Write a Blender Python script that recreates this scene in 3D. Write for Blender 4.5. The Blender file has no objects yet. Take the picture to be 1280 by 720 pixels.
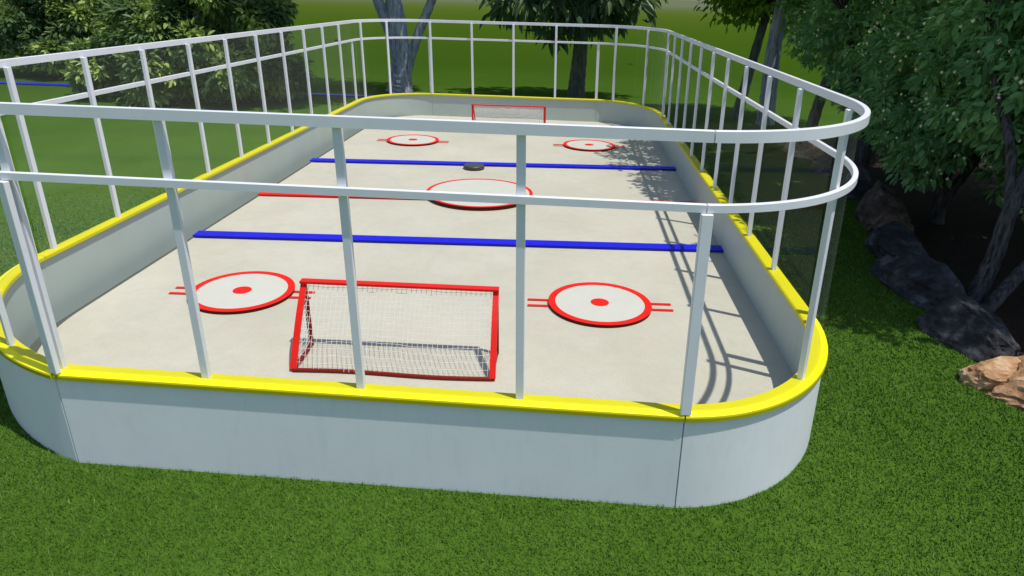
import bpy, math, random
import numpy as np
from mathutils import Vector, Matrix
rng = np.random.default_rng(7); random.seed(7)
sc = bpy.context.scene
col = sc.collection
V = Vector

# ------------------------------------------------------------------ helpers
def tag(o, label=None, cat=None, group=None, kind=None):
    if label: o['label'] = label
    if cat: o['category'] = cat
    if group: o['group'] = group
    if kind: o['kind'] = kind
    return o

def empty(name, loc, label, cat, group=None, rz=0.0):
    o = bpy.data.objects.new(name, None); col.objects.link(o)
    o.location = loc; o.rotation_euler = (0, 0, rz); o.empty_display_size = .3
    return tag(o, label, cat, group)

class MB:
    """collects polygons, then links them as one mesh object"""
    def __init__(self): self.v = []; self.f = []; self.m = []; self.s = []
    def add(self, vs, fs, mat=0, smooth=False):
        b = len(self.v); self.v += [tuple(p) for p in vs]
        for f in fs:
            self.f.append(tuple(b + i for i in f)); self.m.append(mat); self.s.append(smooth)
    def box(self, c, sx, sy, sz, rz=0.0, mat=0):
        ca, sa = math.cos(rz), math.sin(rz); vs = []
        for z in (-.5, .5):
            for x, y in ((-.5, -.5), (.5, -.5), (.5, .5), (-.5, .5)):
                X, Y = x * sx, y * sy
                vs.append((c[0] + X * ca - Y * sa, c[1] + X * sa + Y * ca, c[2] + z * sz))
        self.add(vs, [(3, 2, 1, 0), (4, 5, 6, 7), (0, 1, 5, 4), (1, 2, 6, 5), (2, 3, 7, 6), (3, 0, 4, 7)], mat)
    def tube(self, pts, rad, n=8, mat=0, cap=True, flat=1.0, smooth=True):
        pts = [V(p) for p in pts]; N = len(pts)
        if not hasattr(rad, '__len__'): rad = [rad] * N
        t0 = (pts[1] - pts[0]).normalized()
        ref = V((0, 0, 1)) if abs(t0.z) < .9 else V((1, 0, 0))
        a = t0.cross(ref).normalized(); vs = []; fs = []
        for i, p in enumerate(pts):
            t = (pts[min(i + 1, N - 1)] - pts[max(i - 1, 0)]).normalized()
            a = (a - t * a.dot(t)).normalized(); b = t.cross(a)
            for k in range(n):
                w = 2 * math.pi * k / n
                vs.append(p + (a * math.cos(w) + b * math.sin(w) * flat) * rad[i])
        for i in range(N - 1):
            for k in range(n):
                fs.append((i * n + k, i * n + (k + 1) % n, (i + 1) * n + (k + 1) % n, (i + 1) * n + k))
        if cap: fs += [tuple(range(n - 1, -1, -1)), tuple((N - 1) * n + k for k in range(n))]
        self.add(vs, fs, mat, smooth)
    def loft(self, rows, mats=None, closed_profile=True, cap=True, smooth=False):
        """rows: list of profiles (lists of points); consecutive rows are bridged"""
        n = len(rows[0]); b = len(self.v)
        for r in rows: self.v += [tuple(p) for p in r]
        m = n if closed_profile else n - 1
        for i in range(len(rows) - 1):
            for k in range(m):
                k2 = (k + 1) % n
                self.f.append((b + i * n + k, b + (i + 1) * n + k, b + (i + 1) * n + k2, b + i * n + k2))
                self.m.append(mats[k] if mats else 0); self.s.append(smooth)
        if cap and closed_profile:
            e = b + (len(rows) - 1) * n
            self.f.append(tuple(b + k for k in range(n))); self.f.append(tuple(e + k for k in range(n - 1, -1, -1)))
            self.m += [0, 0]; self.s += [False, False]
    def build(self, name, mats, parent=None, shear=False):
        me = bpy.data.meshes.new(name)
        vs = self.v
        if shear: vs = [sh(p) for p in vs]
        me.from_pydata(vs, [], self.f)
        for m in (mats if isinstance(mats, (list, tuple)) else [mats]): me.materials.append(m)
        me.polygons.foreach_set('material_index', self.m); me.polygons.foreach_set('use_smooth', self.s)
        me.update()
        if any(self.s): me.set_sharp_from_angle(angle=math.radians(40))
        o = bpy.data.objects.new(name, me); col.objects.link(o)
        if parent:
            o.parent = parent
            # mesh coordinates are world coordinates: take the parent's placement out
            M = Matrix.Translation(parent.location) @ Matrix.Rotation(parent.rotation_euler.z, 4, 'Z')
            if parent.parent is None: me.transform(M.inverted())
            else: me.transform((Matrix.Translation(parent.parent.location) @ Matrix.Rotation(parent.parent.rotation_euler.z, 4, 'Z')).inverted())
        return o

def np_mesh(name, verts, faces, mat, parent=None, smooth=False, attr=None):
    """verts Nx3, faces Mxk (all the same size)"""
    me = bpy.data.meshes.new(name); k = faces.shape[1]
    me.vertices.add(len(verts)); me.vertices.foreach_set('co', verts.astype(np.float32).ravel())
    me.loops.add(faces.size); me.loops.foreach_set('vertex_index', faces.astype(np.int32).ravel())
    me.polygons.add(len(faces)); me.polygons.foreach_set('loop_start', np.arange(0, faces.size, k, dtype=np.int32))
    me.polygons.foreach_set('loop_total', np.full(len(faces), k, dtype=np.int32))
    me.polygons.foreach_set('use_smooth', np.full(len(faces), smooth, dtype=bool))
    me.materials.append(mat)
    if attr is not None:
        a = me.attributes.new('tint', 'FLOAT', 'POINT'); a.data.foreach_set('value', attr.astype(np.float32))
    me.update(calc_edges=True)
    o = bpy.data.objects.new(name, me); col.objects.link(o)
    if parent:
        o.parent = parent; me.transform(Matrix.Translation(-parent.location))
    return o

# the rink leans a degree and a half on its ground
SX, SY = -0.0259, 0.0252
def sh(p): return (p[0] + SX * p[2], p[1] + SY * p[2], p[2])

# ------------------------------------------------------------------ materials
def newmat(name):
    m = bpy.data.materials.new(name); m.use_nodes = True
    nt = m.node_tree; b = nt.nodes['Principled BSDF']
    return m, nt, b
def nd(nt, t, **kw):
    n = nt.nodes.new(t)
    for k, v in kw.items(): setattr(n, k, v)
    return n
def ramp(nt, stops, fac):
    r = nd(nt, 'ShaderNodeValToRGB')
    e = r.color_ramp.elements
    while len(e) < len(stops): e.new(.5)
    for el, (p, c) in zip(e, stops): el.position = p; el.color = (*c, 1)
    nt.links.new(fac, r.inputs[0]); return r.outputs[0]
def noise(nt, scale, detail=4, rough=.5, vec=None, stretch=None, coord='Object'):
    tc = nd(nt, 'ShaderNodeTexCoord'); out = tc.outputs[coord]
    if stretch:
        mp = nd(nt, 'ShaderNodeMapping'); mp.inputs['Scale'].default_value = stretch
        nt.links.new(out, mp.inputs[0]); out = mp.outputs[0]
    n = nd(nt, 'ShaderNodeTexNoise'); n.inputs['Scale'].default_value = scale
    n.inputs['Detail'].default_value = detail; n.inputs['Roughness'].default_value = rough
    nt.links.new(out, n.inputs['Vector']); return n.outputs['Fac']
def bump(nt, b, h, strength=.3, dist=.02):
    bn = nd(nt, 'ShaderNodeBump'); bn.inputs['Strength'].default_value = strength; bn.inputs['Distance'].default_value = dist
    nt.links.new(h, bn.inputs['Height']); nt.links.new(bn.outputs[0], b.inputs['Normal'])
def mix(nt, a, b, fac, mode='MIX'):
    m = nd(nt, 'ShaderNodeMix', data_type='RGBA', blend_type=mode)
    for i, v in ((0, fac), (6, a), (7, b)):
        if isinstance(v, (int, float)): m.inputs[i].default_value = v
        elif isinstance(v, tuple): m.inputs[i].default_value = (*v, 1)
        else: nt.links.new(v, m.inputs[i])
    return m.outputs[2]

def painted(name, c, rough=.4, var=.08, scale=3, spec=.4, dirt=0.0, bumps=.0):
    m, nt, b = newmat(name)
    n = noise(nt, scale, 5, .6)
    c2 = tuple(x * (1 - var) for x in c)
    cc = ramp(nt, [(.3, c2), (.7, c)], n)
    if dirt:
        n2 = noise(nt, 14, 6, .7, stretch=(1, 1, .18))
        cc = mix(nt, cc, (.30, .29, .25), ramp(nt, [(.52, (0, 0, 0)), (.8, (dirt,) * 3)], n2))
    nt.links.new(cc, b.inputs['Base Color'])
    b.inputs['Roughness'].default_value = rough; b.inputs['Specular IOR Level'].default_value = spec
    if bumps: bump(nt, b, noise(nt, 25, 3), bumps, .01)
    return m

M = {}
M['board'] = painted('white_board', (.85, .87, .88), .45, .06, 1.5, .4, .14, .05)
M['board_in_shaded'] = painted('white_board_inner_shaded', (.44, .505, .47), .5, .06, 1.5, .3, .10, .04)  # white boards darkened: shade of the inner side put into the colour
M['rail'] = painted('white_steel', (.78, .79, .84), .38, .05, 4, .45, .05)
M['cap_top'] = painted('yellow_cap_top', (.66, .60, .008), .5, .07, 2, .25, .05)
M['cap_edge_lit'] = painted('yellow_cap_edge_lit', (.95, .88, .006), .5, .04, 2, .25)  # bright light on the outer chamfer painted as a stronger yellow
M['cap_lip_shaded'] = painted('yellow_cap_lip_shaded', (.42, .40, .008), .5, .05, 2, .2)  # cap yellow darkened: shade on the lip put into the colour
M['blue'] = painted('blue_marking', (.010, .010, .62), .5, .12, 4, .2)
M['red'] = painted('red_marking', (.78, .012, .004), .5, .12, 4, .2)
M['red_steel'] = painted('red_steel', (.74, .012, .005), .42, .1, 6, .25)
M['red_shaded'] = painted('shaded_red_steel', (.22, .012, .006), .5, .15, 6, .2)  # goal red darkened: shade on bars and near posts put into the colour
M['disc'] = painted('white_disc', (.55, .54, .475), .6, .05, 3, .2)
M['disc_side'] = painted('disc_side', (.10, .012, .006), .7, .1, 3, .1)
M['net'] = painted('net_cord', (.74, .74, .72), .8, .1, 20, .1)
M['gap'] = painted('seam_gap', (.05, .06, .07), .8, .1, 3, .1)

# floor: fine speckled concrete
m, nt, b = newmat('floor_concrete'); M['floor'] = m
n1 = noise(nt, .5, 4, .6); n2 = noise(nt, 55, 3, .7); n3 = noise(nt, 6, 6, .65)
c = ramp(nt, [(.3, (.465, .442, .355)), (.7, (.54, .515, .43))], n1)
c = mix(nt, c, ramp(nt, [(.25, (.72, .74, .76)), (.5, (1, 1, 1)), (.75, (1.06, 1.03, .99))], n2), .8, 'MULTIPLY')
c = mix(nt, c, ramp(nt, [(.3, (.93, .93, .93)), (.6, (1, 1, 1))], n3), .8, 'MULTIPLY')
sc1 = noise(nt, 2.2, 7, .75, stretch=(1, .25, 1)); sc2 = noise(nt, 1.1, 5, .6)
c = mix(nt, c, (.33, .31, .26), ramp(nt, [(.60, (0, 0, 0)), (.78, (.30,) * 3)], sc1))
c = mix(nt, c, (.38, .37, .31), ramp(nt, [(.56, (0, 0, 0)), (.60, (.16,) * 3), (.75, (.05,) * 3)], sc2))
nt.links.new(c, b.inputs['Base Color']); b.inputs['Roughness'].default_value = .8; b.inputs['Specular IOR Level'].default_value = .2
bump(nt, b, n2, .25, .006)

# lawn sheet and blades
def lawn_color(nt, geo_pos):
    def nz(s, d, r=.55):
        n = nd(nt, 'ShaderNodeTexNoise'); n.inputs['Scale'].default_value = s; n.inputs['Detail'].default_value = d
        n.inputs['Roughness'].default_value = r; nt.links.new(geo_pos, n.inputs['Vector']); return n.outputs['Fac']
    c = ramp(nt, [(.3, (.054, .120, .013)), (.7, (.074, .156, .019))], nz(.35, 4))
    c = mix(nt, c, ramp(nt, [(.25, (.62, .68, .6)), (.5, (1, 1, 1)), (.8, (1.35, 1.22, 1.25))], nz(9, 5, .7)), .75, 'MULTIPLY')
    return c, nz
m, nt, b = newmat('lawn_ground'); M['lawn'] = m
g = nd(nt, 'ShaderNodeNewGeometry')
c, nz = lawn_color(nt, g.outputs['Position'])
fine = nz(38, 3, .8)
c = mix(nt, c, ramp(nt, [(.3, (.45, .5, .4)), (.55, (1, 1, 1)), (.75, (1.4, 1.3, 1.3))], fine), .6, 'MULTIPLY')
# distant haze put into the colour: the lawn turns paler far away
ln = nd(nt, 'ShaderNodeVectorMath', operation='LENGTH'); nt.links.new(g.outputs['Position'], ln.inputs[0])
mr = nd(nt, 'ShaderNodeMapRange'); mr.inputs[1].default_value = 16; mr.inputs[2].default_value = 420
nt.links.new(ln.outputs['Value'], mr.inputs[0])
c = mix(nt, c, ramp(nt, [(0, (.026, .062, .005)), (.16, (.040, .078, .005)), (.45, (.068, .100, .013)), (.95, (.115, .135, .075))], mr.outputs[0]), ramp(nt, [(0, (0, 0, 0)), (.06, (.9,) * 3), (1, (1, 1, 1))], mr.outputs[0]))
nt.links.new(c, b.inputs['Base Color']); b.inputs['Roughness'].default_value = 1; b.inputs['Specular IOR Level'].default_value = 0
bump(nt, b, fine, .6, .03)

m, nt, b = newmat('grass_blade'); M['blade'] = m
g = nd(nt, 'ShaderNodeNewGeometry')
c, nz = lawn_color(nt, g.outputs['Position'])
at = nd(nt, 'ShaderNodeAttribute', attribute_name='tint')
c = mix(nt, c, ramp(nt, [(0, (.55, .6, .5)), (.5, (1.1, 1.1, 1.0)), (.93, (1.5, 1.35, 1.4)), (1, (2.2, 1.7, 2.0))], at.outputs['Fac']), 1.0, 'MULTIPLY')
nt.links.new(c, b.inputs['Base Color']); b.inputs['Roughness'].default_value = .55; b.inputs['Specular IOR Level'].default_value = .25

def leaf_mat(name, dark, light, trans, rough=.45, tr=.35, spec=.35):
    m, nt, b = newmat(name)
    at = nd(nt, 'ShaderNodeAttribute', attribute_name='tint')
    c = ramp(nt, [(0, dark), (1, light)], at.outputs['Fac'])
    nt.links.new(c, b.inputs['Base Color']); b.inputs['Roughness'].default_value = rough; b.inputs['Specular IOR Level'].default_value = spec
    t = nd(nt, 'ShaderNodeBsdfTranslucent')
    nt.links.new(mix(nt, c, trans, .5), t.inputs['Color'])
    mx = nd(nt, 'ShaderNodeMixShader'); mx.inputs[0].default_value = tr
    out = nt.nodes['Material Output']
    nt.links.new(b.outputs[0], mx.inputs[1]); nt.links.new(t.outputs[0], mx.inputs[2]); nt.links.new(mx.outputs[0], out.inputs[0])
    return m
M['leaf_bush'] = leaf_mat('bush_leaf', (.022, .085, .042), (.46, .58, .16), (.34, .50, .08))
M['leaf_large'] = leaf_mat('large_leaf', (.02, .058, .036), (.12, .20, .06), (.14, .24, .04))
M['leaf_dark'] = leaf_mat('dark_leaf', (.075, .23, .105), (.34, .58, .21), (.24, .48, .10), .4, .38)
M['leaf_lime'] = leaf_mat('lime_leaf', (.03, .09, .010), (.26, .46, .015), (.32, .55, .02), .5, .45)
M['bud'] = painted('pale_bud', (.78, .76, .50), .7, .2, 9, .1)

def bark(name, c1, c2, scale=9):
    m, nt, b = newmat(name)
    n = noise(nt, scale, 6, .7, stretch=(1, 1, .12)); n2 = noise(nt, 3, 4)
    c = ramp(nt, [(.36, c1), (.62, c2)], n)
    c = mix(nt, c, ramp(nt, [(.3, (.7, .7, .7)), (.7, (1.1, 1.1, 1.1))], n2), .7, 'MULTIPLY')
    nt.links.new(c, b.inputs['Base Color']); b.inputs['Roughness'].default_value = .9; b.inputs['Specular IOR Level'].default_value = .1
    bump(nt, b, n, .9, .06); return m
M['bark_grey'] = bark('grey_bark', (.17, .19, .23), (.50, .53, .62))
M['bark_brown'] = bark('brown_bark', (.06, .07, .055), (.17, .185, .15), 14)
M['bark_dark'] = bark('dark_bark', (.02, .018, .02), (.14, .135, .14), 22)

def stone(name, c1, c2, c3):
    m, nt, b = newmat(name)
    n = noise(nt, 2.2, 8, .7, stretch=(1, .6, 1.6)); n2 = noise(nt, 9, 6, .75)
    c = ramp(nt, [(.34, c1), (.5, c2), (.68, c3)], n)
    c = mix(nt, c, ramp(nt, [(.3, (.55, .5, .48)), (.6, (1.1, 1.1, 1.1))], n2), .8, 'MULTIPLY')
    nt.links.new(c, b.inputs['Base Color']); b.inputs['Roughness'].default_value = .8; b.inputs['Specular IOR Level'].default_value = .25
    bump(nt, b, n2, .8, .05); return m
M['stone_tan'] = stone('tan_stone', (.24, .11, .05), (.56, .34, .18), (.78, .68, .54))
M['stone_grey'] = stone('grey_stone', (.014, .014, .017), (.045, .046, .054), (.17, .17, .18))
M['stone_brown'] = stone('brown_stone', (.03, .020, .017), (.085, .06, .05), (.24, .17, .13))

m, nt, b = newmat('dark_mulch'); M['mulch'] = m
n = noise(nt, 30, 6, .75); n2 = noise(nt, 1.2, 3)
c = ramp(nt, [(.35, (.014, .009, .007)), (.6, (.050, .032, .023)), (.8, (.11, .075, .052))], n)
nt.links.new(c, b.inputs['Base Color']); b.inputs['Roughness'].default_value = .95; b.inputs['Specular IOR Level'].default_value = .1
bump(nt, b, n, .9, .05)
M['puck'] = painted('puck_rubber', (.060, .058, .044), .42, .3, 10, .5)
M['crow'] = painted('black_feather', (.012, .012, .014), .5, .3, 30, .4)

# clear acrylic: sees through, reflects by Fresnel, and a pale diffuse stands in for reflected glare, strongest at grazing view
def acrylic(name, haze, graze):
    m, nt, b = newmat(name)
    nt.nodes.remove(b); out = nt.nodes['Material Output']
    tr = nd(nt, 'ShaderNodeBsdfTransparent'); tr.inputs[0].default_value = (.985, .99, .98, 1)
    gl = nd(nt, 'ShaderNodeBsdfGlossy'); gl.inputs['Roughness'].default_value = .06; gl.inputs['Color'].default_value = (.9, .95, .9, 1)
    hz = nd(nt, 'ShaderNodeBsdfDiffuse'); hz.inputs[0].default_value = (.72, .80, .66, 1)
    fr = nd(nt, 'ShaderNodeFresnel'); fr.inputs[0].default_value = 1.42
    lw = nd(nt, 'ShaderNodeLayerWeight'); lw.inputs[0].default_value = .5
    pw = nd(nt, 'ShaderNodeMath', operation='POWER'); pw.inputs[1].default_value = 4.0; nt.links.new(lw.outputs['Facing'], pw.inputs[0])
    ml = nd(nt, 'ShaderNodeMath', operation='MULTIPLY_ADD'); ml.inputs[1].default_value = graze; ml.inputs[2].default_value = haze
    nt.links.new(pw.outputs[0], ml.inputs[0])
    m1 = nd(nt, 'ShaderNodeMixShader'); nt.links.new(ml.outputs[0], m1.inputs[0]); nt.links.new(tr.outputs[0], m1.inputs[1]); nt.links.new(hz.outputs[0], m1.inputs[2])
    f2 = nd(nt, 'ShaderNodeMath', operation='MULTIPLY'); f2.inputs[1].default_value = .02; nt.links.new(fr.outputs[0], f2.inputs[0])
    m2 = nd(nt, 'ShaderNodeMixShader'); nt.links.new(f2.outputs[0], m2.inputs[0]); nt.links.new(m1.outputs[0], m2.inputs[1]); nt.links.new(gl.outputs[0], m2.inputs[2])
    nt.links.new(m2.outputs[0], out.inputs[0])
    return m
M['glass'] = acrylic('clear_acrylic', .003, .03)
M['glass_glare'] = acrylic('glare_acrylic', .034, .07)  # reflection glare of the left panes put in as even pale diffuse
M['glass_curved'] = acrylic('curved_acrylic', .006, .26)  # glare streak of the far corners put in as pale diffuse

# ------------------------------------------------------------------ rink outline (post line)
aL, aR, bL, bR = -2.8675, 2.8675, -3.0787, 2.6653
WL, WR = -5.1123, 4.6101
yfL, yfR, ybL, ybR, Y1 = 2.6966, 2.2202, 17.1863, 16.6328, 19.395
ZM, ZT = 2.851, 3.376
ZF = .235                                           # floor level inside
def line(p, q, n): return [(p[0] + (q[0] - p[0]) * i / n, p[1] + (q[1] - p[1]) * i / n) for i in range(n + 1)]
def arc(cx, cy, rx, ry, t0, t1, n=40):
    return [(cx + rx * math.cos(math.radians(t0 + (t1 - t0) * i / n)), cy + ry * math.sin(math.radians(t0 + (t1 - t0) * i / n))) for i in range(n + 1)]
# counter-clockwise seen from above, so the outward normal lies right of the direction of travel
P_front = line((aL, 0), (aR, 0), 4)
def bez(p0, p1, p2, p3, n=40):
    return [tuple((1 - t) ** 3 * a + 3 * t * (1 - t) ** 2 * b + 3 * t * t * (1 - t) * c + t ** 3 * d for a, b, c, d in zip(p0, p1, p2, p3)) for t in (i / n for i in range(n + 1))]
P_cFR = bez((aR, 0), (aR + .99, .09), (WR, yfR - 1.2), (WR, yfR))
P_right = line((WR, yfR), (WR, ybR), 8)
P_cBR = arc(bR, ybR, WR - bR, Y1 - ybR, 0, 90)
P_back = line((bR, Y1), (bL, Y1), 4)
P_cBL = arc(bL, ybL, bL - WL, Y1 - ybL, 90, 180)
P_left = line((WL, ybL), (WL, yfL), 8)
P_cFL = bez((WL, yfL), (WL, yfL - 1.15), (aL - 1.2, .37), (aL, 0))
FOOT = dict(F=.10, FR=.10, R=.11, BR=.12, B=.06, BL=.20, L=.44, FL=.40)

def normals(path):
    out = []
    for i in range(len(path)):
        a = path[max(i - 1, 0)]; b = path[min(i + 1, len(path) - 1)]
        dx, dy = b[0] - a[0], b[1] - a[1]; l = math.hypot(dx, dy)
        out.append((dy / l, -dx / l))
    return out
def fix_ends(path, N, curved, t0=None, t1=None):
    if curved:
        N[0] = t0; N[-1] = t1
    return N
def sweep(mb, path, N, prof, mats=None, smooth=False):
    """prof(i) -> list of (n, z) offsets"""
    rows = []
    for i, ((x, y), (nx, ny)) in enumerate(zip(path, N)):
        rows.append([(x + nx * n, y + ny * n, z) for n, z in prof(i / (len(path) - 1))])
    mb.loft(rows, mats, smooth=smooth)

def at_len(path, p):
    """nearest place on the path: point, normal"""
    best = None
    for i in range(len(path) - 1):
        a, b = path[i], path[i + 1]; dx, dy = b[0] - a[0], b[1] - a[1]; l2 = dx * dx + dy * dy
        t = max(0, min(1, ((p[0] - a[0]) * dx + (p[1] - a[1]) * dy) / l2))
        q = (a[0] + dx * t, a[1] + dy * t); d = math.hypot(p[0] - q[0], p[1] - q[1])
        if best is None or d < best[0]:
            l = math.sqrt(l2); best = (d, q, (dy / l, -dx / l), i + t)
    return best[1:]

def cut(path, s0, s1):
    def pt(s):
        i = min(int(s), len(path) - 2); t = s - i
        return (path[i][0] + (path[i + 1][0] - path[i][0]) * t, path[i][1] + (path[i + 1][1] - path[i][1]) * t)
    return [pt(s0)] + [path[k] for k in range(int(s0) + 1, int(math.ceil(s1))) if s0 + .02 < k < s1 - .02] + [pt(s1)]

def section(key, path, posts, joints, label, shape, f0, f1, capmats, gap=.004):
    curved = len(path) > 12
    # a hairline seam between neighbouring sections
    L = sum(math.hypot(path[i + 1][0] - path[i][0], path[i + 1][1] - path[i][1]) for i in range(len(path) - 1))
    seg0 = math.hypot(path[1][0] - path[0][0], path[1][1] - path[0][1])
    pth = cut(path, gap / seg0, len(path) - 1 - gap / seg0)
    N = normals(pth)
    if curved:
        d = dict(FR=((.09, -.996), (1, 0)), BR=((1, 0), (0, 1)), BL=((0, 1), (-1, 0)), FL=((-1, 0), (-.294, -.956)))[key]
        N[0], N[-1] = d
    mid = path[len(path) // 2]
    root = empty('rink_board_section', (mid[0], mid[1], 0), label, 'rink boards', 'board sections around the rink')
    mb = MB()
    fm = FOOT[key]
    def bp(s):
        return [(.040, -.05), (.040, .94), (-.085, .94), (-.085, -.05)]
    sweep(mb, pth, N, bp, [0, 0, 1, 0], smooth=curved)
    bo = mb.build('board_panel', [M['board'], M['board_in_shaded']], root, True)
    mb = MB()
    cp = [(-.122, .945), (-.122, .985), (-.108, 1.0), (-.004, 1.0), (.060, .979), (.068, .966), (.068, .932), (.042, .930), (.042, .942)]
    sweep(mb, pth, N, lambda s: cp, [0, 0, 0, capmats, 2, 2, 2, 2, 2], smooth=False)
    mb.build('yellow_cap', [M['cap_top'], M['cap_edge_lit'], M['cap_lip_shaded']], root, True)
    for nm, z, h, w in (('top_rail', ZT - .012, .088, .05), ('middle_rail', ZM - .034, .064, .046)):
        mb = MB(); e = .004
        rp = [(-.016, z - h / 2), (-.016, z + h / 2 - e), (-.016 + e, z + h / 2), (-.016 + w - e, z + h / 2), (-.016 + w, z + h / 2 - e), (-.016 + w, z - h / 2)]
        sweep(mb, pth, N, lambda s: rp); mb.build(nm, M['rail'], root, True)
    def post(px, py, n, sx, sy, z1, name, along=0):
        q, nn, s = at_len(path, (px, py)); rz = math.atan2(nn[1], nn[0]) + math.pi / 2
        tx, ty = -nn[1], nn[0]
        mb = MB(); c = (q[0] + nn[0] * n + tx * along, q[1] + nn[1] * n + ty * along)
        mb.box((c[0], c[1], (1.0 + z1) / 2 - .002), sx, sy, z1 - 1.0 + .004, rz)
        o = mb.build(name, M['rail'], root, True)
        bv = o.modifiers.new('edge', 'BEVEL'); bv.width = .004; bv.segments = 1
        return s
    stops = []
    for (x, y) in posts: stops.append(post(x, y, -.046, .072, .054, ZT - .052, 'post'))
    for k, (x, y) in enumerate(joints):
        post(x, y, .010 + .024, .092, .050, ZM - .072, 'joint_post', .035 if abs(x - aL) < .01 or abs(x - bL) < .01 else 0)
    # clear panes between the posts
    stops = sorted(stops); ends = [0.006] + stops + [len(pth) - 1.006]
    segl = L / (len(path) - 1)
    for s0, s1 in zip(ends[:-1], ends[1:]):
        g0 = .04 / segl
        if s1 - s0 < g0 * 3: continue
        pp = cut(path, s0 + g0, s1 - g0)
        if len(pp) < 2: continue
        NN = normals(pp); mb = MB()
        mb.loft([[(x + nx * -.03, y + ny * -.03, 1.0), (x + nx * -.03, y + ny * -.03, ZT - .05)] for (x, y), (nx, ny) in zip(pp, NN)], closed_profile=False, smooth=curved)
        mb.build('clear_pane', M[{'L': 'glass_glare', 'FL': 'glass_glare', 'BL': 'glass_curved', 'BR': 'glass_curved'}.get(key, 'glass')], root, True)
    return root

yL = [2.9736 + 1.4183 * k for k in range(10)]; yR = [3.6018 + 1.4028 * k for k in range(10)]
section('F', P_front, [(aL + .02, 0), (-1.452, 0), (-.007, 0), (1.431, 0)], [], 'straight white end boards nearest the viewer with yellow cap and clear panes', '', .10, .10, 1)
section('FR', P_cFR, [(4.07, .71), (4.61, 1.97)], [(aR, 0), (WR, yfR)], 'curved near corner boards at right, on the sunlit lawn nearest the rocks', '', .10, .11, 1)
section('R', P_right, [(WR, y) for y in yR], [], 'long straight side boards beside the dark trees and stone edging', '', .11, .11, 0)
section('BR', P_cBR, [(3.18, 19.1), (4.25, 18.3)], [(WR, ybR), (bR, Y1)], 'curved far corner boards at right, shaded by the trees', '', .11, .10, 0)
section('B', P_back, [(bL + .02, Y1), (-1.632, Y1), (-.208, Y1), (1.236, Y1)], [], 'straight far end boards behind the far goal', '', .08, .08, 0)
section('BL', P_cBL, [(-4.38, 18.75), (-5.02, 17.75)], [(bL, Y1), (WL, ybL)], 'curved far corner boards at left, in front of the thick grey forked trunk', '', .08, .44, 0)
section('L', P_left, [(WL, y) for y in yL], [], 'long straight side boards facing the two leafy bushes', '', .44, .44, 0)
section('FL', P_cFL, [(-3.66, .37), (-4.80, 1.55)], [(WL, yfL), (aL, 0)], 'curved near corner boards at left, cut by the picture edge', '', .44, .10, 1)

# ------------------------------------------------------------------ floor inside the boards
ring = []
for path, k0, k1 in ((P_front, .1, .1), (P_cFR, .1, .11), (P_right, .11, .11), (P_cBR, .11, .1), (P_back, .08, .08), (P_cBL, .08, .44), (P_left, .44, .44), (P_cFL, .44, .1)):
    N = normals(path)
    for i in range(len(path) - 1):
        s = i / (len(path) - 1); w = s * s * (3 - 2 * s); f = k0 + (k1 - k0) * w - .03
        ring.append((path[i][0] - N[i][0] * f, path[i][1] - N[i][1] * f))
mb = MB(); n = len(ring)
mb.add([(x, y, ZF) for x, y in ring] + [(x, y, -.02) for x, y in ring], [tuple(range(n))] + [(i, i + n, (i + 1) % n + n, (i + 1) % n) for i in range(n)])
tag(mb.build('rink_floor', M['floor'], None, True), kind='structure')

rb = []
for path in (P_front, P_cFR, P_right, P_cBR, P_back, P_cBL, P_left, P_cFL):
    N = normals(path)
    rb += [(x - nx * .07, y - ny * .07, .07) for (x, y), (nx, ny) in list(zip(path, N))[:-1]]
mb = MB(); mb.add(rb, [tuple(range(len(rb)))])
tag(mb.build('floor_base', painted('dark_base', (.10, .115, .10), .9, .2, 3, .1), None, True), kind='structure')

# markings are thin raised strips and discs
def bar(name, p, q, w, z0, z1, mat, label, cat, group=None):
    root = None
    dx, dy = q[0] - p[0], q[1] - p[1]; l = math.hypot(dx, dy); nx, ny = -dy / l * w / 2, dx / l * w / 2
    mb = MB(); vs = []
    for z in (z0, z1):
        vs += [(p[0] - nx, p[1] - ny, z), (q[0] - nx, q[1] - ny, z), (q[0] + nx, q[1] + ny, z), (p[0] + nx, p[1] + ny, z)]
    mb.add(vs, [(3, 2, 1, 0), (4, 5, 6, 7), (0, 1, 5, 4), (1, 2, 6, 5), (2, 3, 7, 6), (3, 0, 4, 7)])
    o = mb.build(name, mat, None, True)
    if label: tag(o, label, cat, group)
    return o
bar('blue_line', (-4.72, 5.83), (4.53, 6.45), .26, ZF + .022, ZF + .052, M['blue'], 'wide blue line across the rink floor nearer the viewer', 'floor line', 'blue lines on the rink floor')
bar('blue_line', (-4.76, 11.72), (4.53, 12.50), .28, ZF + .022, ZF + .052, M['blue'], 'blue line across the rink floor just behind the puck', 'floor line', 'blue lines on the rink floor')
bar('red_line', (-4.74, 8.56), (4.53, 9.25), .30, ZF + .018, ZF + .045, M['red'], 'red centre line passing under the big centre disc', 'floor line')
bar('blue_strip', (-26, 24.85), (-5.3, 24.85), .44, .03, .06, M['blue'], 'long blue strip lying on the lawn by the leafy bushes', 'ground line')

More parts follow.
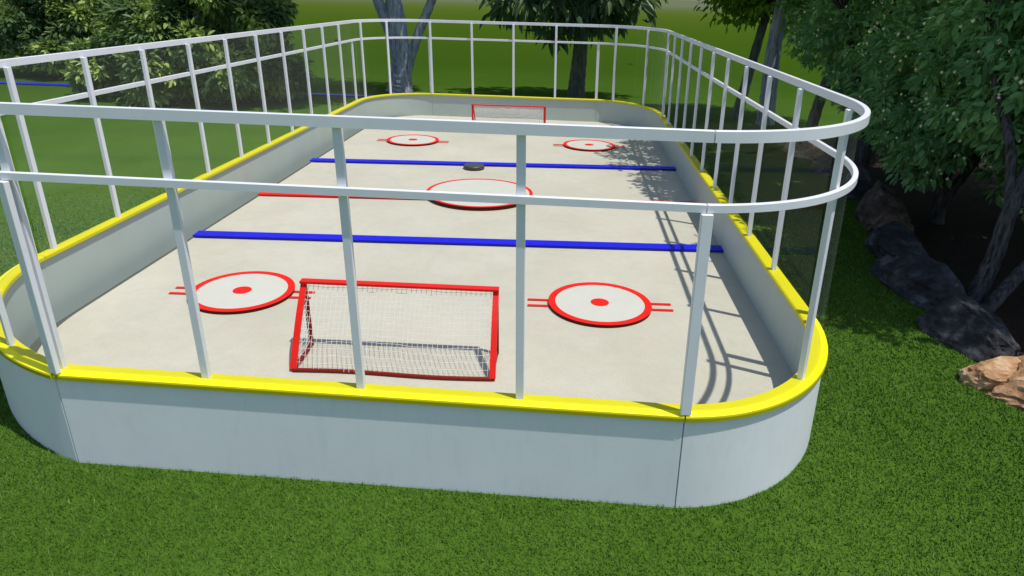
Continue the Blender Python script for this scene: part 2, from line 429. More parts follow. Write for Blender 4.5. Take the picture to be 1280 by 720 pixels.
def disc(c, R, label, hash_w=None, dot=.13, t=.05, rz=0.05, name='faceoff_disc', ring_w=.10, z=ZF + .045):
    root = empty(name, (c[0], c[1], ZF), label, 'floor marking', 'faceoff discs on the rink floor' if hash_w else None)
    n = 64
    def circ(r, z): return [(c[0] + r * math.cos(2 * math.pi * k / n), c[1] + r * math.sin(2 * math.pi * k / n), z) for k in range(n)]
    mb = MB(); top = circ(R - ring_w + .004, z + .001); mb.add(top, [tuple(range(n))]); mb.build('white_top', M['disc'], root, True)
    mb = MB()
    rows = [circ(R - ring_w, z + .004), circ(R, z + .004)]
    mb.add(rows[0] + rows[1], [(k, n + k, n + (k + 1) % n, (k + 1) % n) for k in range(n)], 0)
    a, b2 = circ(R, z + .004), circ(R * .985, z - t)
    mb.add(a + b2, [(k, n + k, n + (k + 1) % n, (k + 1) % n) for k in range(n)], 1)
    mb.build('red_ring', [M['red'], M['disc_side']], root, True)
    if dot:
        mb = MB(); d = [(c[0] + dot * math.cos(2 * math.pi * k / 32), c[1] + dot * math.sin(2 * math.pi * k / 32), z + .006) for k in range(32)]
        mb.add(d, [tuple(range(32))]); mb.build('red_spot', M['red'], root, True)
    if hash_w:
        ca, sa = math.cos(rz), math.sin(rz)
        for sgn in (-1, 1):
            for dy in (-.10, .10):
                x0, x1 = sgn * (R - .03), sgn * hash_w
                pts = [(x0, dy - .032), (x1, dy - .032), (x1, dy + .032), (x0, dy + .032)]
                if sgn < 0: pts.reverse()
                mb = MB(); mb.add([(c[0] + x * ca - y * sa, c[1] + x * sa + y * ca, ZF + .012) for x, y in pts], [(0, 1, 2, 3)])
                mb.build('hash_mark', M['red'], root, True)
    return root
disc((-2.83, 3.55), .73, 'white faceoff disc with red ring just left of the near goal', 1.02)
disc((2.30, 3.83), .735, 'white faceoff disc with red ring to the right of the near goal', 1.03)
disc((-2.79, 14.74), .76, 'white faceoff disc with red ring on the far left of the floor', 1.05)
disc((2.37, 15.04), .76, 'white faceoff disc with red ring near the leaf shadows at far right', 1.05)
disc((-.12, 9.24), 1.16, 'large white centre disc edged in red, on the red line', None, dot=0, t=.06, name='centre_disc', ring_w=.075, z=ZF + .08)

# puck
pk = (-.57, 11.68)
root = empty('hockey_puck', (pk[0], pk[1], ZF), 'oversized black puck lying between the centre disc and the farther blue line', 'puck')
mb = MB(); n = 40; prof = [(.0, .105), (.20, .105), (.245, .098), (.262, .085), (.266, .055), (.262, .022), (.245, .006), (.0, .004)]
rows = [[(pk[0] + r * math.cos(2 * math.pi * k / n), pk[1] + r * math.sin(2 * math.pi * k / n), ZF + z) for k in range(n)] for r, z in prof[1:-1]]
vs = [p for r in rows for p in r]; fs = [tuple(range(n))]
for i in range(len(rows) - 1):
    fs += [(i * n + k, (i + 1) * n + k, (i + 1) * n + (k + 1) % n, i * n + (k + 1) % n) for k in range(n)]
mb.add(vs, fs, 0, False); mb.build('puck_body', M['puck'], root, True)

# ------------------------------------------------------------------ goals
def goal(cx, cy, W, H, D, rz, label, sag=.0):
    """opening faces +y in local space, net slopes back to -y"""
    root = empty('hockey_goal', (cx, cy, ZF), label, 'hockey goal', 'goals on the rink floor')
    ca, sa = math.cos(rz), math.sin(rz)
    def T(p): return (cx + p[0] * ca - p[1] * sa, cy + p[0] * sa + p[1] * ca, ZF + p[2])
    h = W / 2; r = .032
    mb = MB(); mb.box(T((0, -.01, H - .016)), W + .07, .105, .028, rz); mb.build('crossbar', M['red_steel'], root, True)
    for s in (-1, 1):
        mb = MB(); mb.tube([T((s * h, 0, .0)), T((s * h, 0, H - r))], .03, 10); mb.build('goal_post', M['red_shaded'] if rz < 1 else M['red_steel'], root, True)
        # rear stay: bows out from the crossbar to the back of the base
        pts = []
        for t in np.linspace(0, 1, 12):
            y = -D * (t ** 1.25) ; z = (H - r) * (1 - t) + .03 * t + .10 * math.sin(math.pi * t)
            pts.append(T((s * (h + .0), y, z)))
        mb = MB(); q = [V(p) for p in pts]; ex = V((ca, sa, 0)) * .035; rows = []
        for i in range(len(q)):
            t = (q[min(i + 1, len(q) - 1)] - q[max(i - 1, 0)]).normalized(); nn = t.cross(ex).normalized() * .018
            rows.append([q[i] - ex - nn, q[i] + ex - nn, q[i] + ex + nn, q[i] - ex + nn])
        mb.loft(rows); mb.build('rear_stay', M['red_steel'], root, True)
        mb = MB(); mb.tube([T((s * h, 0, .028)), T((s * h * .99, -D * .5, .028)), T((s * h, -D, .028))], .028, 8); mb.build('base_bar', M['red_shaded'], root, True)
    mb = MB(); mb.tube([T((x, -D - .02 * math.sin(3 * x), .026)) for x in np.linspace(-h, h, 14)], .024, 8); mb.build('back_bar', M['red_shaded'], root, True)
    # knotted net: back and two sides
    mb = MB(); cell = .058; w = .0026 if rz < 1 else .0062
    nx = int(W / cell); nz = 15
    def back(u, t):
        y = -D * (t ** 1.25); z = (H - r) * (1 - t) + .03 * t + .10 * math.sin(math.pi * t)
        bag = .03 * math.sin(math.pi * t) * (1 + .6 * math.sin(9 * u + 2 * t))
        return T((-h + W * u, y - bag * .5 + .01 * math.sin(40 * u), z - bag))
    for i in range(1, nx): mb.tube([back(i / nx, t) for t in np.linspace(0, 1, nz)], w, 4, cap=False, smooth=False)
    for j in range(1, nz): mb.tube([back(u, j / nz) for u in np.linspace(0, 1, 40)], w, 4, cap=False, smooth=False)
    for s in (-1, 1):
        for j in range(1, 15):
            t = j / 15; z = (H - r) * (1 - t) + .03
            yb = -D * ((1 - z / H) ** 1.1) if z < H else 0
            mb.tube([T((s * h, 0, z)), T((s * (h - .015), yb * .5, z - .012)), T((s * h, yb - .02, z))], w, 4, cap=False, smooth=False)
        for j in range(1, 11):
            y = -D * j / 11; t = (j / 11) ** .8; z = (H - r) * (1 - t) + .03 * t + .10 * math.sin(math.pi * t)
            mb.tube([T((s * h, y, .03)), T((s * (h - .012), y, z * .5)), T((s * h, y, z))], w, 4, cap=False, smooth=False)
    mb.build('net', M['net'], root, True)
    return root
goal(-.16, 2.19, 2.30, .87, .65, .030, 'red hockey goal with white net closest to the viewer, seen from behind')
goal(-.20, 17.35, 2.34, .74, .60, .030 + math.pi, 'red hockey goal at the far end facing the viewer')

# ------------------------------------------------------------------ lawn, bed
mb = MB(); R = 1500
mb.add([(-R, -R, 0), (R, -R, 0), (R, R, 0), (-R, R, 0)], [(0, 1, 2, 3)])
tag(mb.build('lawn', M['lawn']), kind='structure')
bed_edge = [(8.2, -2), (8.0, 0.2), (7.75, 1.6), (7.55, 2.6), (7.45, 3.6), (7.55, 4.6), (7.65, 5.8), (7.95, 7.2), (8.3, 8.6), (8.8, 10.2), (9.0, 12), (9.1, 14), (9.0, 16), (9.1, 18)]
mb = MB(); pts = bed_edge + [(12, 19.5), (19, 19), (22, 10), (20, 0), (14, -3)]
mb.add([(x, y, .008) for x, y in pts], [tuple(range(len(pts)))])
tag(mb.build('mulch_bed', M['mulch']), kind='structure')

# outer outline of the rink for keeping grass out
OUT = []
for path in (P_front, P_cFR, P_right, P_cBR, P_back, P_cBL, P_left, P_cFL):
    N = normals(path)
    OUT += [(x + nx * .05, y + ny * .05) for (x, y), (nx, ny) in list(zip(path, N))[:-1]]
def inside(px, py, poly):
    r = np.zeros(len(px), bool); j = len(poly) - 1
    for i in range(len(poly)):
        xi, yi = poly[i]; xj, yj = poly[j]
        if yi != yj:
            r ^= ((yi > py) != (yj > py)) & (px < (xj - xi) * (py - yi) / (yj - yi) + xi)
        j = i
    return r
CAM = np.array([1.6908, -5.1308, 4.302])
def grass():
    N = 900000
    x = rng.uniform(-10.5, 9.5, N); y = rng.uniform(-2.6, 11, N)
    keep = ~inside(x, y, OUT) & ~inside(x, y, pts)
    d = np.hypot(x - CAM[0], y - CAM[1])
    keep &= rng.random(N) < np.clip(1.25 - (d - 4) / 11, 0, 1)
    x = x[keep]; y = y[keep]; n = len(x); d = d[keep]
    h = rng.uniform(.018, .042, n); w = rng.uniform(.0035, .0065, n) * (1 + np.clip(d - 6, 0, 8) * .10)
    a = rng.uniform(0, 2 * np.pi, n); ln = rng.uniform(.2, 1.1, n) * h; la = rng.normal(2.6, 1.3, n)
    dx, dy = np.cos(a) * w, np.sin(a) * w
    v = np.empty((n, 3, 3))
    v[:, 0] = np.stack([x - dx, y - dy, np.zeros(n)], 1); v[:, 1] = np.stack([x + dx, y + dy, np.zeros(n)], 1)
    v[:, 2] = np.stack([x + np.cos(la) * ln, y + np.sin(la) * ln, h], 1)
    tint = np.repeat(rng.random(n), 3)
    o = np_mesh('grass', v.reshape(-1, 3), np.arange(n * 3).reshape(-1, 3), M['blade'], attr=tint)
    tag(o, 'short mown green grass of the lawn around the rink', 'grass', kind='stuff')
grass()

# ------------------------------------------------------------------ stones
def boulder(c, size, rz, mat, label, seed, group='rocks edging the planting bed', tilt=0.0):
    import bmesh
    from mathutils import noise as N3
    bm = bmesh.new(); bmesh.ops.create_icosphere(bm, subdivisions=5, radius=1)
    off = V((seed * 7.3, seed * 3.1, seed * 5.7)); rr = random.Random(int(seed * 10))
    planes = [(V((rr.gauss(0, 1), rr.gauss(0, 1), rr.gauss(.3, .8))).normalized(), rr.uniform(.58, .88)) for _ in range(18)]
    for v in bm.verts:
        p = v.co.copy()
        q = p * 1.0 + off
        d = 1 + .34 * N3.noise(q * .9) + .16 * N3.noise(q * 2.1 + off)
        p = p * d
        for dv, ds in planes:
            e = p.dot(dv) - ds
            if e > 0: p -= dv * e * .92
        rg = 1 - abs(N3.noise(V((q.x * 1.6, q.y * 5 + q.z * 3, q.z * 6))))
        p *= 1 + .10 * (rg - .7) + .05 * N3.noise(q * 6) + .025 * N3.noise(q * 15)
        v.co = V((p.x * size[0], p.y * size[1], max(p.z, -.45) * size[2]))
    for f in bm.faces: f.smooth = True
    me = bpy.data.meshes.new('boulder'); bm.to_mesh(me); bm.free(); me.set_sharp_from_angle(angle=math.radians(32)); me.materials.append(mat)
    o = bpy.data.objects.new('boulder', me); col.objects.link(o)
    o.location = c; o.rotation_euler = (0, tilt, rz)
    tag(o, label, 'rock', group)
R_ = math.radians
boulder((7.86, 2.22, .06), (1.20, .80, .50), R_(-24), M['stone_tan'], 'large pale tan sunlit rock at the right picture edge', 1.3)
boulder((7.32, 2.80, .06), (.56, .38, .33), R_(15), M['stone_tan'], 'small orange sunlit rock beside the pale tan one', 2.2)
boulder((7.42, 3.75, .06), (.92, .50, .48), R_(103), M['stone_grey'], 'dark rock with sun flecks next to the sunlit tan rocks', 3.7)
boulder((7.62, 5.50, .08), (1.22, .56, .54), R_(100), M['stone_grey'], 'long dark grey rock second from the sunlit rocks', 4.1)
boulder((7.92, 7.30, .08), (1.2, .60, .56), R_(76), M['stone_grey'], 'dark grey rock third from the sunlit rocks', 5.9)
boulder((8.45, 9.45, .12), (1.45, .74, .74), R_(72), M['stone_brown'], 'tall reddish brown rock behind the near corner glass', 6.4)
boulder((8.85, 12.0, .1), (1.1, .55, .5), R_(85), M['stone_grey'], 'grey rock seen through the side panes, beyond the reddish rock', 7.7)
boulder((9.0, 14.2, .1), (1.05, .55, .5), R_(95), M['stone_brown'], 'brown rock seen through the side panes under the trees', 8.5)
boulder((8.95, 16.4, .1), (1.1, .55, .5), R_(88), M['stone_tan'], 'farthest tan rock of the bed edging, seen through the side panes', 9.2)

# ------------------------------------------------------------------ trees
def leaves(centers, outward, n_per, size, spread, droop, aspect=.42, seed=0, cull=None, tint_fn=None, flatten=.7):
    """leaf blades around cluster centres; returns verts, faces, tint"""
    r = np.random.default_rng(seed)
    C = np.repeat(centers, n_per, 0); O = np.repeat(outward, n_per, 0); n = len(C)
    d = r.normal(size=(n, 3)); d /= np.linalg.norm(d, axis=1)[:, None]
    base = C + d * spread * (r.random(n) ** .5)[:, None] * np.array([1, 1, flatten])
    dirn = d * .75 + O * .55 + r.normal(size=(n, 3)) * .35; dirn[:, 2] -= droop
    dirn /= np.linalg.norm(dirn, axis=1)[:, None]
    up = np.tile(np.array([0, 0, 1.0]), (n, 1)) + O * .5 + r.normal(size=(n, 3)) * .45
    side = np.cross(dirn, up); side /= np.linalg.norm(side, axis=1)[:, None] + 1e-9
    nrm = np.cross(side, dirn)
    L = size * r.uniform(.65, 1.25, n)[:, None]; w = L * aspect * r.uniform(.8, 1.2, n)[:, None] * .5
    v = np.empty((n, 6, 3))
    v[:, 0] = base
    v[:, 1] = base + dirn * L * .38 + side * w + nrm * L * .05
    v[:, 2] = base + dirn * L * .38 - side * w + nrm * L * .05
    v[:, 3] = base + dirn * L * .74 + side * w * .72 - nrm * L * .02
    v[:, 4] = base + dirn * L * .74 - side * w * .72 - nrm * L * .02
    v[:, 5] = base + dirn * L - nrm * L * .14
    t = np.repeat(r.random(len(centers)), n_per) * .55 + r.random(n) * .45
    if tint_fn is not None: t = np.clip(tint_fn(base, t, r), 0, 1)
    keep = base[:, 2] > .06
    if cull is not None: keep &= ~cull(base)
    v = v[keep]; t = t[keep]; n = len(v)
    q = np.array([[0, 2, 4, 5], [0, 5, 3, 1]])
    f = (np.arange(n)[:, None, None] * 6 + q[None]).reshape(-1, 4)
    return v.reshape(-1, 3), f, np.repeat(t, 6)

def crown_points(lobes, density, seed, shell=.55):
    """cluster centres in a set of ellipsoid lobes, more near the skin; uneven by a noise threshold"""
    from mathutils import noise as N3
    r = np.random.default_rng(seed); P = []; O = []
    for (c, ax, k) in lobes:
        n = int(density * k * (ax[0] * ax[1] * ax[2]) ** (2 / 3))
        d = r.normal(size=(n, 3)); d /= np.linalg.norm(d, axis=1)[:, None]
        rad = 1 - shell * r.random(n) ** 1.6
        for i in range(n):
            q = d[i] * rad[i]
            p = np.array(c) + q * np.array(ax)
            nn = N3.noise(V(p * .55)) + .5 * N3.noise(V(p * 1.4))
            p = np.array(c) + q * np.array(ax) * (1 + .16 * nn)
            if nn < -.42 and rad[i] > .6: continue
            P.append(p); O.append(d[i])
    return np.array(P), np.array(O)

def trunk_mesh(root, stems, mat):
    mb = MB()
    for pts, rad in stems:
        P = [V(p) for p in pts]
        # smooth the stem with a spline and roughen its girth
        n = 7 * (len(P) - 1); out = []; rr = []
        for i in range(n + 1):
            t = i / n * (len(P) - 1); k = min(int(t), len(P) - 2); u = t - k
            p0, p1, p2, p3 = P[max(k - 1, 0)], P[k], P[k + 1], P[min(k + 2, len(P) - 1)]
            q = .5 * ((2 * p1) + (-p0 + p2) * u + (2 * p0 - 5 * p1 + 4 * p2 - p3) * u * u + (-p0 + 3 * p1 - 3 * p2 + p3) * u ** 3)
            out.append(q); ra = rad[k] + (rad[k + 1] - rad[k]) * u
            rr.append(ra * (1 + .05 * math.sin(i * 2.3 + k)))
        mb.tube(out, rr, 14, smooth=True)
    return mb.build('trunk', mat, root)

def tree(name, loc, label, cat, group, stems, bark_m, lobes, density, n_per, size, spread, droop, leaf_m, seed, aspect=.42, cull=None, tint_fn=None, twigs=True, buds=0, shell=.55):
    root = empty(name, loc, label, cat, group)
    P, O = crown_points(lobes, density, seed, shell)
    if cull is not None:
        k = ~cull(P); P, O = P[k], O[k]
    st = list(stems)
    if twigs:
        tips = [(V(s[0][-1]), s[1][-1]) for s in stems]
        r = random.Random(seed)
        for i in r.sample(range(len(P)), min(70, len(P))):
            p = V(P[i]); tip, ra = min(tips, key=lambda t: (t[0] - p).length)
            mid = (tip + p) / 2 + V((r.uniform(-.3, .3), r.uniform(-.3, .3), r.uniform(.0, .4)))
            st.append(([tip, mid, p], [max(ra * .45, .02), max(ra * .25, .012), .006]))
    if st: trunk_mesh(root, st, bark_m)
    v, f, t = leaves(P, O, n_per, size, spread, droop, aspect, seed, cull, tint_fn)
    np_mesh('crown', v, f, leaf_m, root, attr=t)
    if buds:
        r = np.random.default_rng(seed + 5); k = r.integers(0, len(P), buds)
        c = P[k] + O[k] * spread * .6 + r.normal(size=(buds, 3)) * spread * .6; rd = r.uniform(.024, .042, buds)
        if cull is not None: kk = ~cull(c); c = c[kk]; rd = rd[kk]
        oc = np.array([[1, 0, 0], [0, 1, 0], [-1, 0, 0], [0, -1, 0], [0, 0, 1.1], [0, 0, -1.1]])
        vv = (c[:, None] + oc[None] * rd[:, None, None]).reshape(-1, 3)
        fc = np.array([[0, 1, 4], [1, 2, 4], [2, 3, 4], [3, 0, 4], [1, 0, 5], [2, 1, 5], [3, 2, 5], [0, 3, 5]])
        ff = (np.arange(len(c))[:, None, None] * 6 + fc[None]).reshape(-1, 3)
        o = np_mesh('blossom', vv, ff, M['bud'], root, smooth=True); o['kind'] = 'stuff'
    return root

def sunny(base, t, r):                                     # sunlit clumps painted into the leaf tint by noise
    from mathutils import noise as N3
    n = np.array([N3.noise(V(b * .8)) for b in base])
    return np.clip(.04 + .22 * t + np.clip(n * 3.0 + .15, 0, 1) * .8, 0, 1)
def plain(base, t, r): return t

G_B = 'leafy bushes on the far lawn'
def lumps(c, ax, n, rad, seed, zmin=.5):
    """small protruding lobes on the viewer's and the sunny side of a big one"""
    r = random.Random(seed); out = []
    while len(out) < n:
        d = V((r.gauss(0, 1), r.gauss(-.5, .8), r.gauss(.25, .8))).normalized()
        p = (c[0] + d.x * ax[0], c[1] + d.y * ax[1], c[2] + d.z * ax[2])
        if p[2] > zmin: k = rad * r.uniform(.7, 1.25); out.append((p, (k, k, k * .8), 1.5))
    return out
tree('leafy_bush', (-13.3, 22.8, 0), 'big leafy bush closer to the rink, left of the grey forked trunk', 'bush', G_B,
     [([(-13.3, 22.8, 0), (-13.2, 22.8, 1.5), (-13.3, 22.8, 3)], [.3, .25, .15])], M['bark_brown'],
     [((-13.6, 22.9, 1.5), (4.1, 2.6, 2.3), 1), ((-13.2, 23.1, 3.6), (3.3, 1.8, 2.0), 1), ((-13.2, 23.3, 5.0), (2.2, 1.3, 1.2), .7)]
     + lumps((-13.6, 22.9, 1.3), (3.9, 2.5, 2.2), 26, .75, 3) + lumps((-13.2, 23.1, 3.5), (3.1, 1.7, 1.9), 16, .7, 4),
     58, 20, .30, .36, .40, M['leaf_bush'], 11, .42, None, sunny)
tree('leafy_bush', (-23.0, 29.2, 0), 'leafy bush farther off at the left picture edge', 'bush', G_B,
     [([(-23.0, 29.2, 0), (-23.0, 29.2, 1.5), (-22.9, 29.2, 3)], [.3, .25, .15])], M['bark_brown'],
     [((-21.9, 29.2, 1.5), (4.6, 2.6, 2.3), 1), ((-21.7, 29.4, 3.8), (4.2, 1.9, 2.2), 1), ((-21.5, 29.6, 5.4), (3.2, 1.4, 1.3), .7)]
     + lumps((-21.9, 29.2, 1.4), (4.4, 2.5, 2.2), 20, .8, 5) + lumps((-21.7, 29.4, 3.7), (4.0, 1.8, 2.1), 20, .8, 6),
     52, 20, .33, .40, .40, M['leaf_bush'], 12, .42, None, sunny)

# grey forked tree behind the far left corner
tree('forked_tree', (-6.0, 26.9, 0), 'tree with thick grey forked trunk behind the far left rink corner', 'tree', None,
     [([(-6.05, 26.9, -.05), (-6.0, 26.9, .35), (-5.95, 26.9, 1.0), (-6.0, 26.9, 1.9), (-6.1, 26.9, 3.0), (-6.25, 26.9, 4.2), (-6.3, 26.9, 6)], [.62, .50, .44, .44, .42, .34, .22]),
      ([(-6.05, 26.9, 1.9), (-6.5, 26.85, 2.9), (-7.0, 26.8, 4.2), (-7.6, 26.7, 6)], [.34, .27, .22, .16]),
      ([(-5.75, 26.85, .7), (-5.45, 26.85, 1.7), (-5.0, 26.8, 2.8), (-4.5, 26.8, 3.9), (-3.9, 26.8, 5.5)], [.22, .22, .20, .19, .15]),
      ([(-5.7, 26.6, -.05), (-5.85, 26.7, .5), (-5.9, 26.8, 1.4)], [.30, .26, .2]),
      ([(-6.4, 26.7, -.05), (-6.25, 26.8, .5), (-6.1, 26.9, 1.4)], [.30, .26, .2])], M['bark_grey'],
     [((-7.9, 24.6, 8.6), (2.9, 5.2, 2.0), 1.3), ((-5.2, 26.5, 9.6), (2.2, 2.6, 2.0), 1)], 42, 18, .34, .5, .2, M['leaf_large'], 21, .45)
# big-leaved tree
def low_edge(P):                                           # ragged underside of that crown
    from mathutils import noise as N3
    e = np.array([N3.noise(V((p[0] * .9, p[1] * .9, 3.3))) for p in P])
    return P[:, 2] < 2.75 + .22 * np.abs(P[:, 0] - 2.0) - .9 * e
tree('broadleaf_tree', (2.05, 27.1, 0), 'tree with large dark drooping leaves behind the far end boards', 'tree', None,
     [([(2.0, 27.1, -.05), (2.03, 27.1, .8), (2.08, 27.1, 2.0), (2.1, 27.1, 3.2), (2.2, 27.1, 5)], [.44, .37, .33, .29, .2])], M['bark_brown'],
     [((1.2, 26.8, 4.9), (3.6, 2.2, 2.2), .62), ((3.2, 26.8, 4.7), (2.2, 2.0, 1.8), .62), ((2, 27, 6.3), (3.0, 2.4, 1.6), .6), ((.8, 26.2, 2.5), (.35, .3, .5), 2.2), ((3.4, 26.2, 2.4), (.35, .3, .5), 2.2)], 24, 11, .78, .42, .75, M['leaf_large'], 22, .30, low_edge)
# trees along the planting bed
G_T = 'dark flowering trees in the planting bed'
def px_cull(P):                                            # keep the air above the rink clear below 4.4 m
    return (P[:, 0] < 6.9 + .035 * np.clip(P[:, 1] - 12, 0, 20)) & (P[:, 2] < 4.6)
DK = dict(bark_m=M['bark_dark'], leaf_m=M['leaf_dark'], aspect=.44)
tree('flowering_tree', (8.35, 5.4, 0), 'nearest flowering tree, twin pale-streaked stems rising from the dark bed', 'tree', G_T,
     [([(8.18, 5.25, -.05), (8.36, 5.35, .7), (8.42, 5.4, 1.6), (8.75, 5.6, 2.8), (9.0, 5.9, 4.2), (9.0, 6.3, 5.5)], [.15, .12, .11, .10, .08, .06]),
      ([(8.25, 5.0, -.05), (8.6, 5.1, .5), (9.1, 5.2, 1.3), (9.6, 5.5, 2.6), (9.9, 6, 4.2)], [.11, .10, .09, .08, .05]),
      ([(8.40, 5.4, 1.4), (8.30, 5.7, 2.4), (8.0, 6.3, 3.6), (7.5, 6.4, 5.2)], [.08, .07, .06, .04])],
     lobes=[((9.5, 6.6, 3.9), (1.9, 2.2, 2.2), 1.1), ((10.3, 5.0, 3.0), (1.5, 1.8, 2.0), 1.0), ((7.9, 6.4, 6.2), (1.9, 2.9, 1.0), 1.15), ((9.3, 4.8, 6.4), (1.9, 1.9, 1.0), .9)],
     density=150, n_per=22, size=.18, spread=.23, droop=.35, seed=31, cull=lambda P: px_cull(P) | ((P[:, 2] < 2.2) & (P[:, 0] < 8.9)), buds=2200, **DK)
tree('flowering_tree', (9.7, 9.6, 0), 'flowering tree behind the reddish rock, low drooping leafy branches', 'tree', G_T,
     [([(9.7, 9.6, -.05), (9.6, 9.6, 1.0), (9.8, 9.7, 2.2), (10.2, 9.9, 4)], [.14, .12, .1, .07]),
      ([(9.75, 9.6, .6), (10.2, 9.6, 1.6), (10.9, 9.7, 3.2)], [.1, .08, .06])],
     lobes=[((9.4, 9.6, 3.2), (1.7, 2.2, 2.3), 1.2), ((10.8, 8.6, 2.7), (1.8, 2.2, 2.2), 1.1), ((7.4, 10.4, 6.2), (2.1, 2.6, 1.2), 1.2), ((9.8, 9.5, 6), (2, 2.4, 1.0), .6)],
     density=130, n_per=22, size=.19, spread=.25, droop=.35, seed=32, cull=lambda P: px_cull(P) | (P[:, 2] < .75) | ((P[:, 0] < 8.3) & (P[:, 2] < 1.8)), buds=2200, **DK)
tree('flowering_tree', (9.6, 13.6, 0), 'flowering tree beyond the brown rocks along the shaded side boards', 'tree', G_T,
     [([(9.6, 13.6, -.05), (9.5, 13.5, 1.2), (9.4, 13.6, 2.6), (9.6, 13.8, 4.5)], [.17, .14, .12, .08]),
      ([(9.5, 13.5, 1.0), (9.0, 13.4, 2.2), (8.3, 13.4, 4)], [.1, .08, .05])],
     lobes=[((9.7, 13.8, 3.8), (2.3, 2.4, 2.3), 1.1), ((11.6, 12.2, 3.0), (2.0, 2.4, 2.6), 1.0), ((7.0, 13.4, 6.3), (2.3, 2.6, 1.2), 1.2), ((9, 14, 6.4), (2.4, 2.6, 1.0), .6)],
     density=90, n_per=20, size=.20, spread=.27, droop=.35, seed=33, cull=lambda P: px_cull(P) | (P[:, 2] < 1.3), buds=1000, **DK)
tree('flowering_tree', (13.2, 8.0, 0), 'flowering tree deep in the bed at the right picture edge', 'tree', G_T,
     [([(13.2, 8, -.05), (13.1, 8, 1.5), (13.3, 8.2, 4)], [.16, .13, .08])],
     lobes=[((13.0, 8.2, 3.0), (2.2, 2.8, 3.0), 1.0), ((13.4, 12.5, 3.4), (2.4, 2.8, 3.4), 1.0)],
     density=80, n_per=20, size=.16, spread=.28, droop=.35, seed=34, cull=lambda P: P[:, 2] < .5, buds=400, **DK)
tree('shade_tree', (9.1, 21.7, 0), 'shade tree with straight grey trunk beyond the far right corner, lime sunlit leaves', 'tree', 'shade trees beyond the far right corner',
     [([(9.1, 21.7, -.05), (9.05, 21.7, 1.2), (9.0, 21.8, 2.6), (9.1, 22, 5)], [.34, .29, .27, .2])], M['bark_grey'],
     [((9.6, 21.6, 6.0), (2.8, 2.6, 2.6), 1), ((7.9, 23.2, 4.7), (1.5, 1.6, 1.3), 1.2)], 55, 20, .26, .4, .3, M['leaf_lime'], 35, .5,
     lambda P: (P[:, 2] < 3.2))
tree('shade_tree', (8.45, 22.9, 0), 'shade tree with slim leaning brown trunk beyond the far right corner', 'tree', 'shade trees beyond the far right corner',
     [([(8.3, 22.9, -.05), (8.45, 22.9, 1.2), (8.65, 22.9, 2.6), (9.0, 23, 5)], [.22, .19, .17, .12])], M['bark_brown'],
     [((8.9, 23.5, 5.6), (2.2, 2.2, 2.1), 1), ((7.9, 18.4, 6.6), (2.4, 3.2, 1.2), 1.5), ((7.9, 22.8, 6.8), (2.6, 2.6, 1.2), 1.3)], 50, 20, .24, .4, .3, M['leaf_dark'], 36, .5,
     lambda P: (P[:, 2] < 3.0))
tree('shade_tree', (9.8, 17.6, 0), 'shade tree with dark slender trunk between the rocks and the far right corner', 'tree', 'shade trees beyond the far right corner',
     [([(9.3, 17.4, -.05), (9.45, 17.5, 1.2), (9.7, 17.6, 2.6), (10, 18, 5)], [.2, .17, .15, .1])], M['bark_brown'],
     [((10.2, 18.0, 4.6), (2.2, 2.4, 2.3), 1), ((12.8, 17.5, 3.5), (2.4, 2.6, 3.3), 1)], 60, 20, .22, .36, .3, M['leaf_dark'], 37, .5,
     lambda P: (P[:, 2] < 2.2) & (P[:, 0] < 11.5))

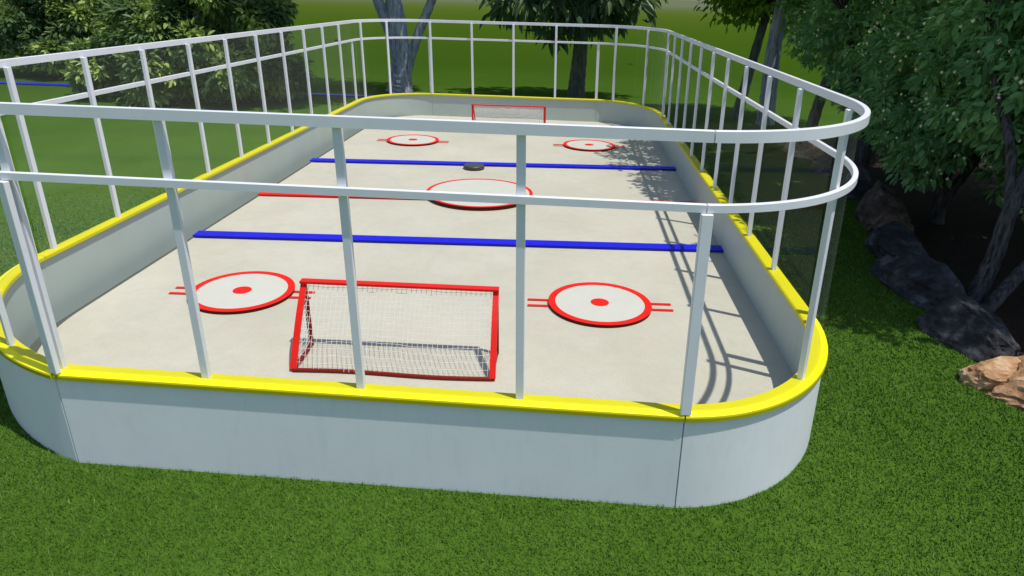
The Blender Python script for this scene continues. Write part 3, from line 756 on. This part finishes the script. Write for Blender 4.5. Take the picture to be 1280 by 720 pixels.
# ------------------------------------------------------------------ crows on the far lawn
def crow(loc, s, rz, label, fly=False):
    root = empty('crow', loc, label, 'bird', 'black birds over the far lawn', rz)
    ca, sa = math.cos(rz), math.sin(rz)
    def T(p): return (loc[0] + s * (p[0] * ca - p[1] * sa), loc[1] + s * (p[0] * sa + p[1] * ca), loc[2] + s * p[2])
    mb = MB()
    mb.tube([T(p) for p in [(-.30, 0, .20), (-.27, 0, .215), (-.22, 0, .24), (-.17, 0, .25), (-.12, 0, .24), (-.03, 0, .20), (.08, 0, .17), (.18, 0, .17), (.27, 0, .18), (.42, 0, .19)]],
            [s * r for r in (.004, .016, .032, .045, .048, .085, .095, .07, .035, .02)], 12)
    mb.build('body', M['crow'], root)
    for sy in (-1, 1):
        if fly:
            mb = MB(); mb.tube([T((-.04, sy * .05, .23)), T((.02, sy * .22, .30)), T((.12, sy * .42, .26)), T((.24, sy * .55, .20))], [s * .05, s * .09, s * .07, s * .01], 8, flat=.2); mb.build('wing', M['crow'], root)
            continue
        mb = MB(); mb.tube([T((-.06, sy * .085, .21)), T((.1, sy * .095, .19)), T((.30, sy * .035, .185))], [s * .03, s * .05, s * .008], 8, flat=.4); mb.build('wing', M['crow'], root)
        mb = MB(); mb.tube([T((.05, sy * .035, .12)), T((.03, sy * .035, .0)), T((-.03, sy * .035, .004))], s * .009, 6); mb.build('leg', M['crow'], root)
crow((-17.2, 52.9, 0), 1.7, 0, 'black bird on the far lawn, seen by the left rink corner posts')
crow((6.55, 44.4, 2.62), 1.0, 0, 'black bird in flight above the far right corner rail', True)

# ------------------------------------------------------------------ light, sky, camera
sd = V((.29, -.105, 1)).normalized()
L = bpy.data.lights.new('sun', 'SUN'); L.energy = 3.95; L.angle = R_(.55); L.color = (1, .965, .90)
so = bpy.data.objects.new('sun', L); col.objects.link(so); so.location = sd * 60
so.rotation_euler = sd.to_track_quat('Z', 'Y').to_euler()
w = bpy.data.worlds.new('World'); sc.world = w; w.use_nodes = True; nt = w.node_tree
sky = nd(nt, 'ShaderNodeTexSky', sky_type='NISHITA', sun_disc=False)
sky.sun_elevation = math.asin(sd.z); sky.sun_rotation = math.atan2(sd.x, sd.y)
bg = nt.nodes['Background']; bg.inputs[1].default_value = .13; nt.links.new(sky.outputs[0], bg.inputs[0])

yaw, pit, rol = -0.07327393542801784, -0.40670915615805875, 0.026288457942316126
f = V((math.sin(yaw) * math.cos(pit), math.cos(yaw) * math.cos(pit), math.sin(pit)))
r0 = V((math.cos(yaw), -math.sin(yaw), 0)); u0 = r0.cross(f)
r = r0 * math.cos(rol) + u0 * math.sin(rol); u = -r0 * math.sin(rol) + u0 * math.cos(rol)
cd = bpy.data.cameras.new('camera'); cd.sensor_width = 36; cd.lens = 36 * 855.8325591481266 / 1280; cd.clip_end = 5000; cd.clip_start = .05
co = bpy.data.objects.new('camera', cd); col.objects.link(co)
co.matrix_world = Matrix(((r.x, u.x, -f.x, CAM[0]), (r.y, u.y, -f.y, CAM[1]), (r.z, u.z, -f.z, CAM[2]), (0, 0, 0, 1)))
sc.camera = co
sc.view_settings.view_transform = 'Standard'; sc.view_settings.look = 'None'; sc.view_settings.exposure = 0; sc.view_settings.gamma = 1
sc.render.engine = 'CYCLES'
sc.cycles.max_bounces = 10; sc.cycles.transparent_max_bounces = 24
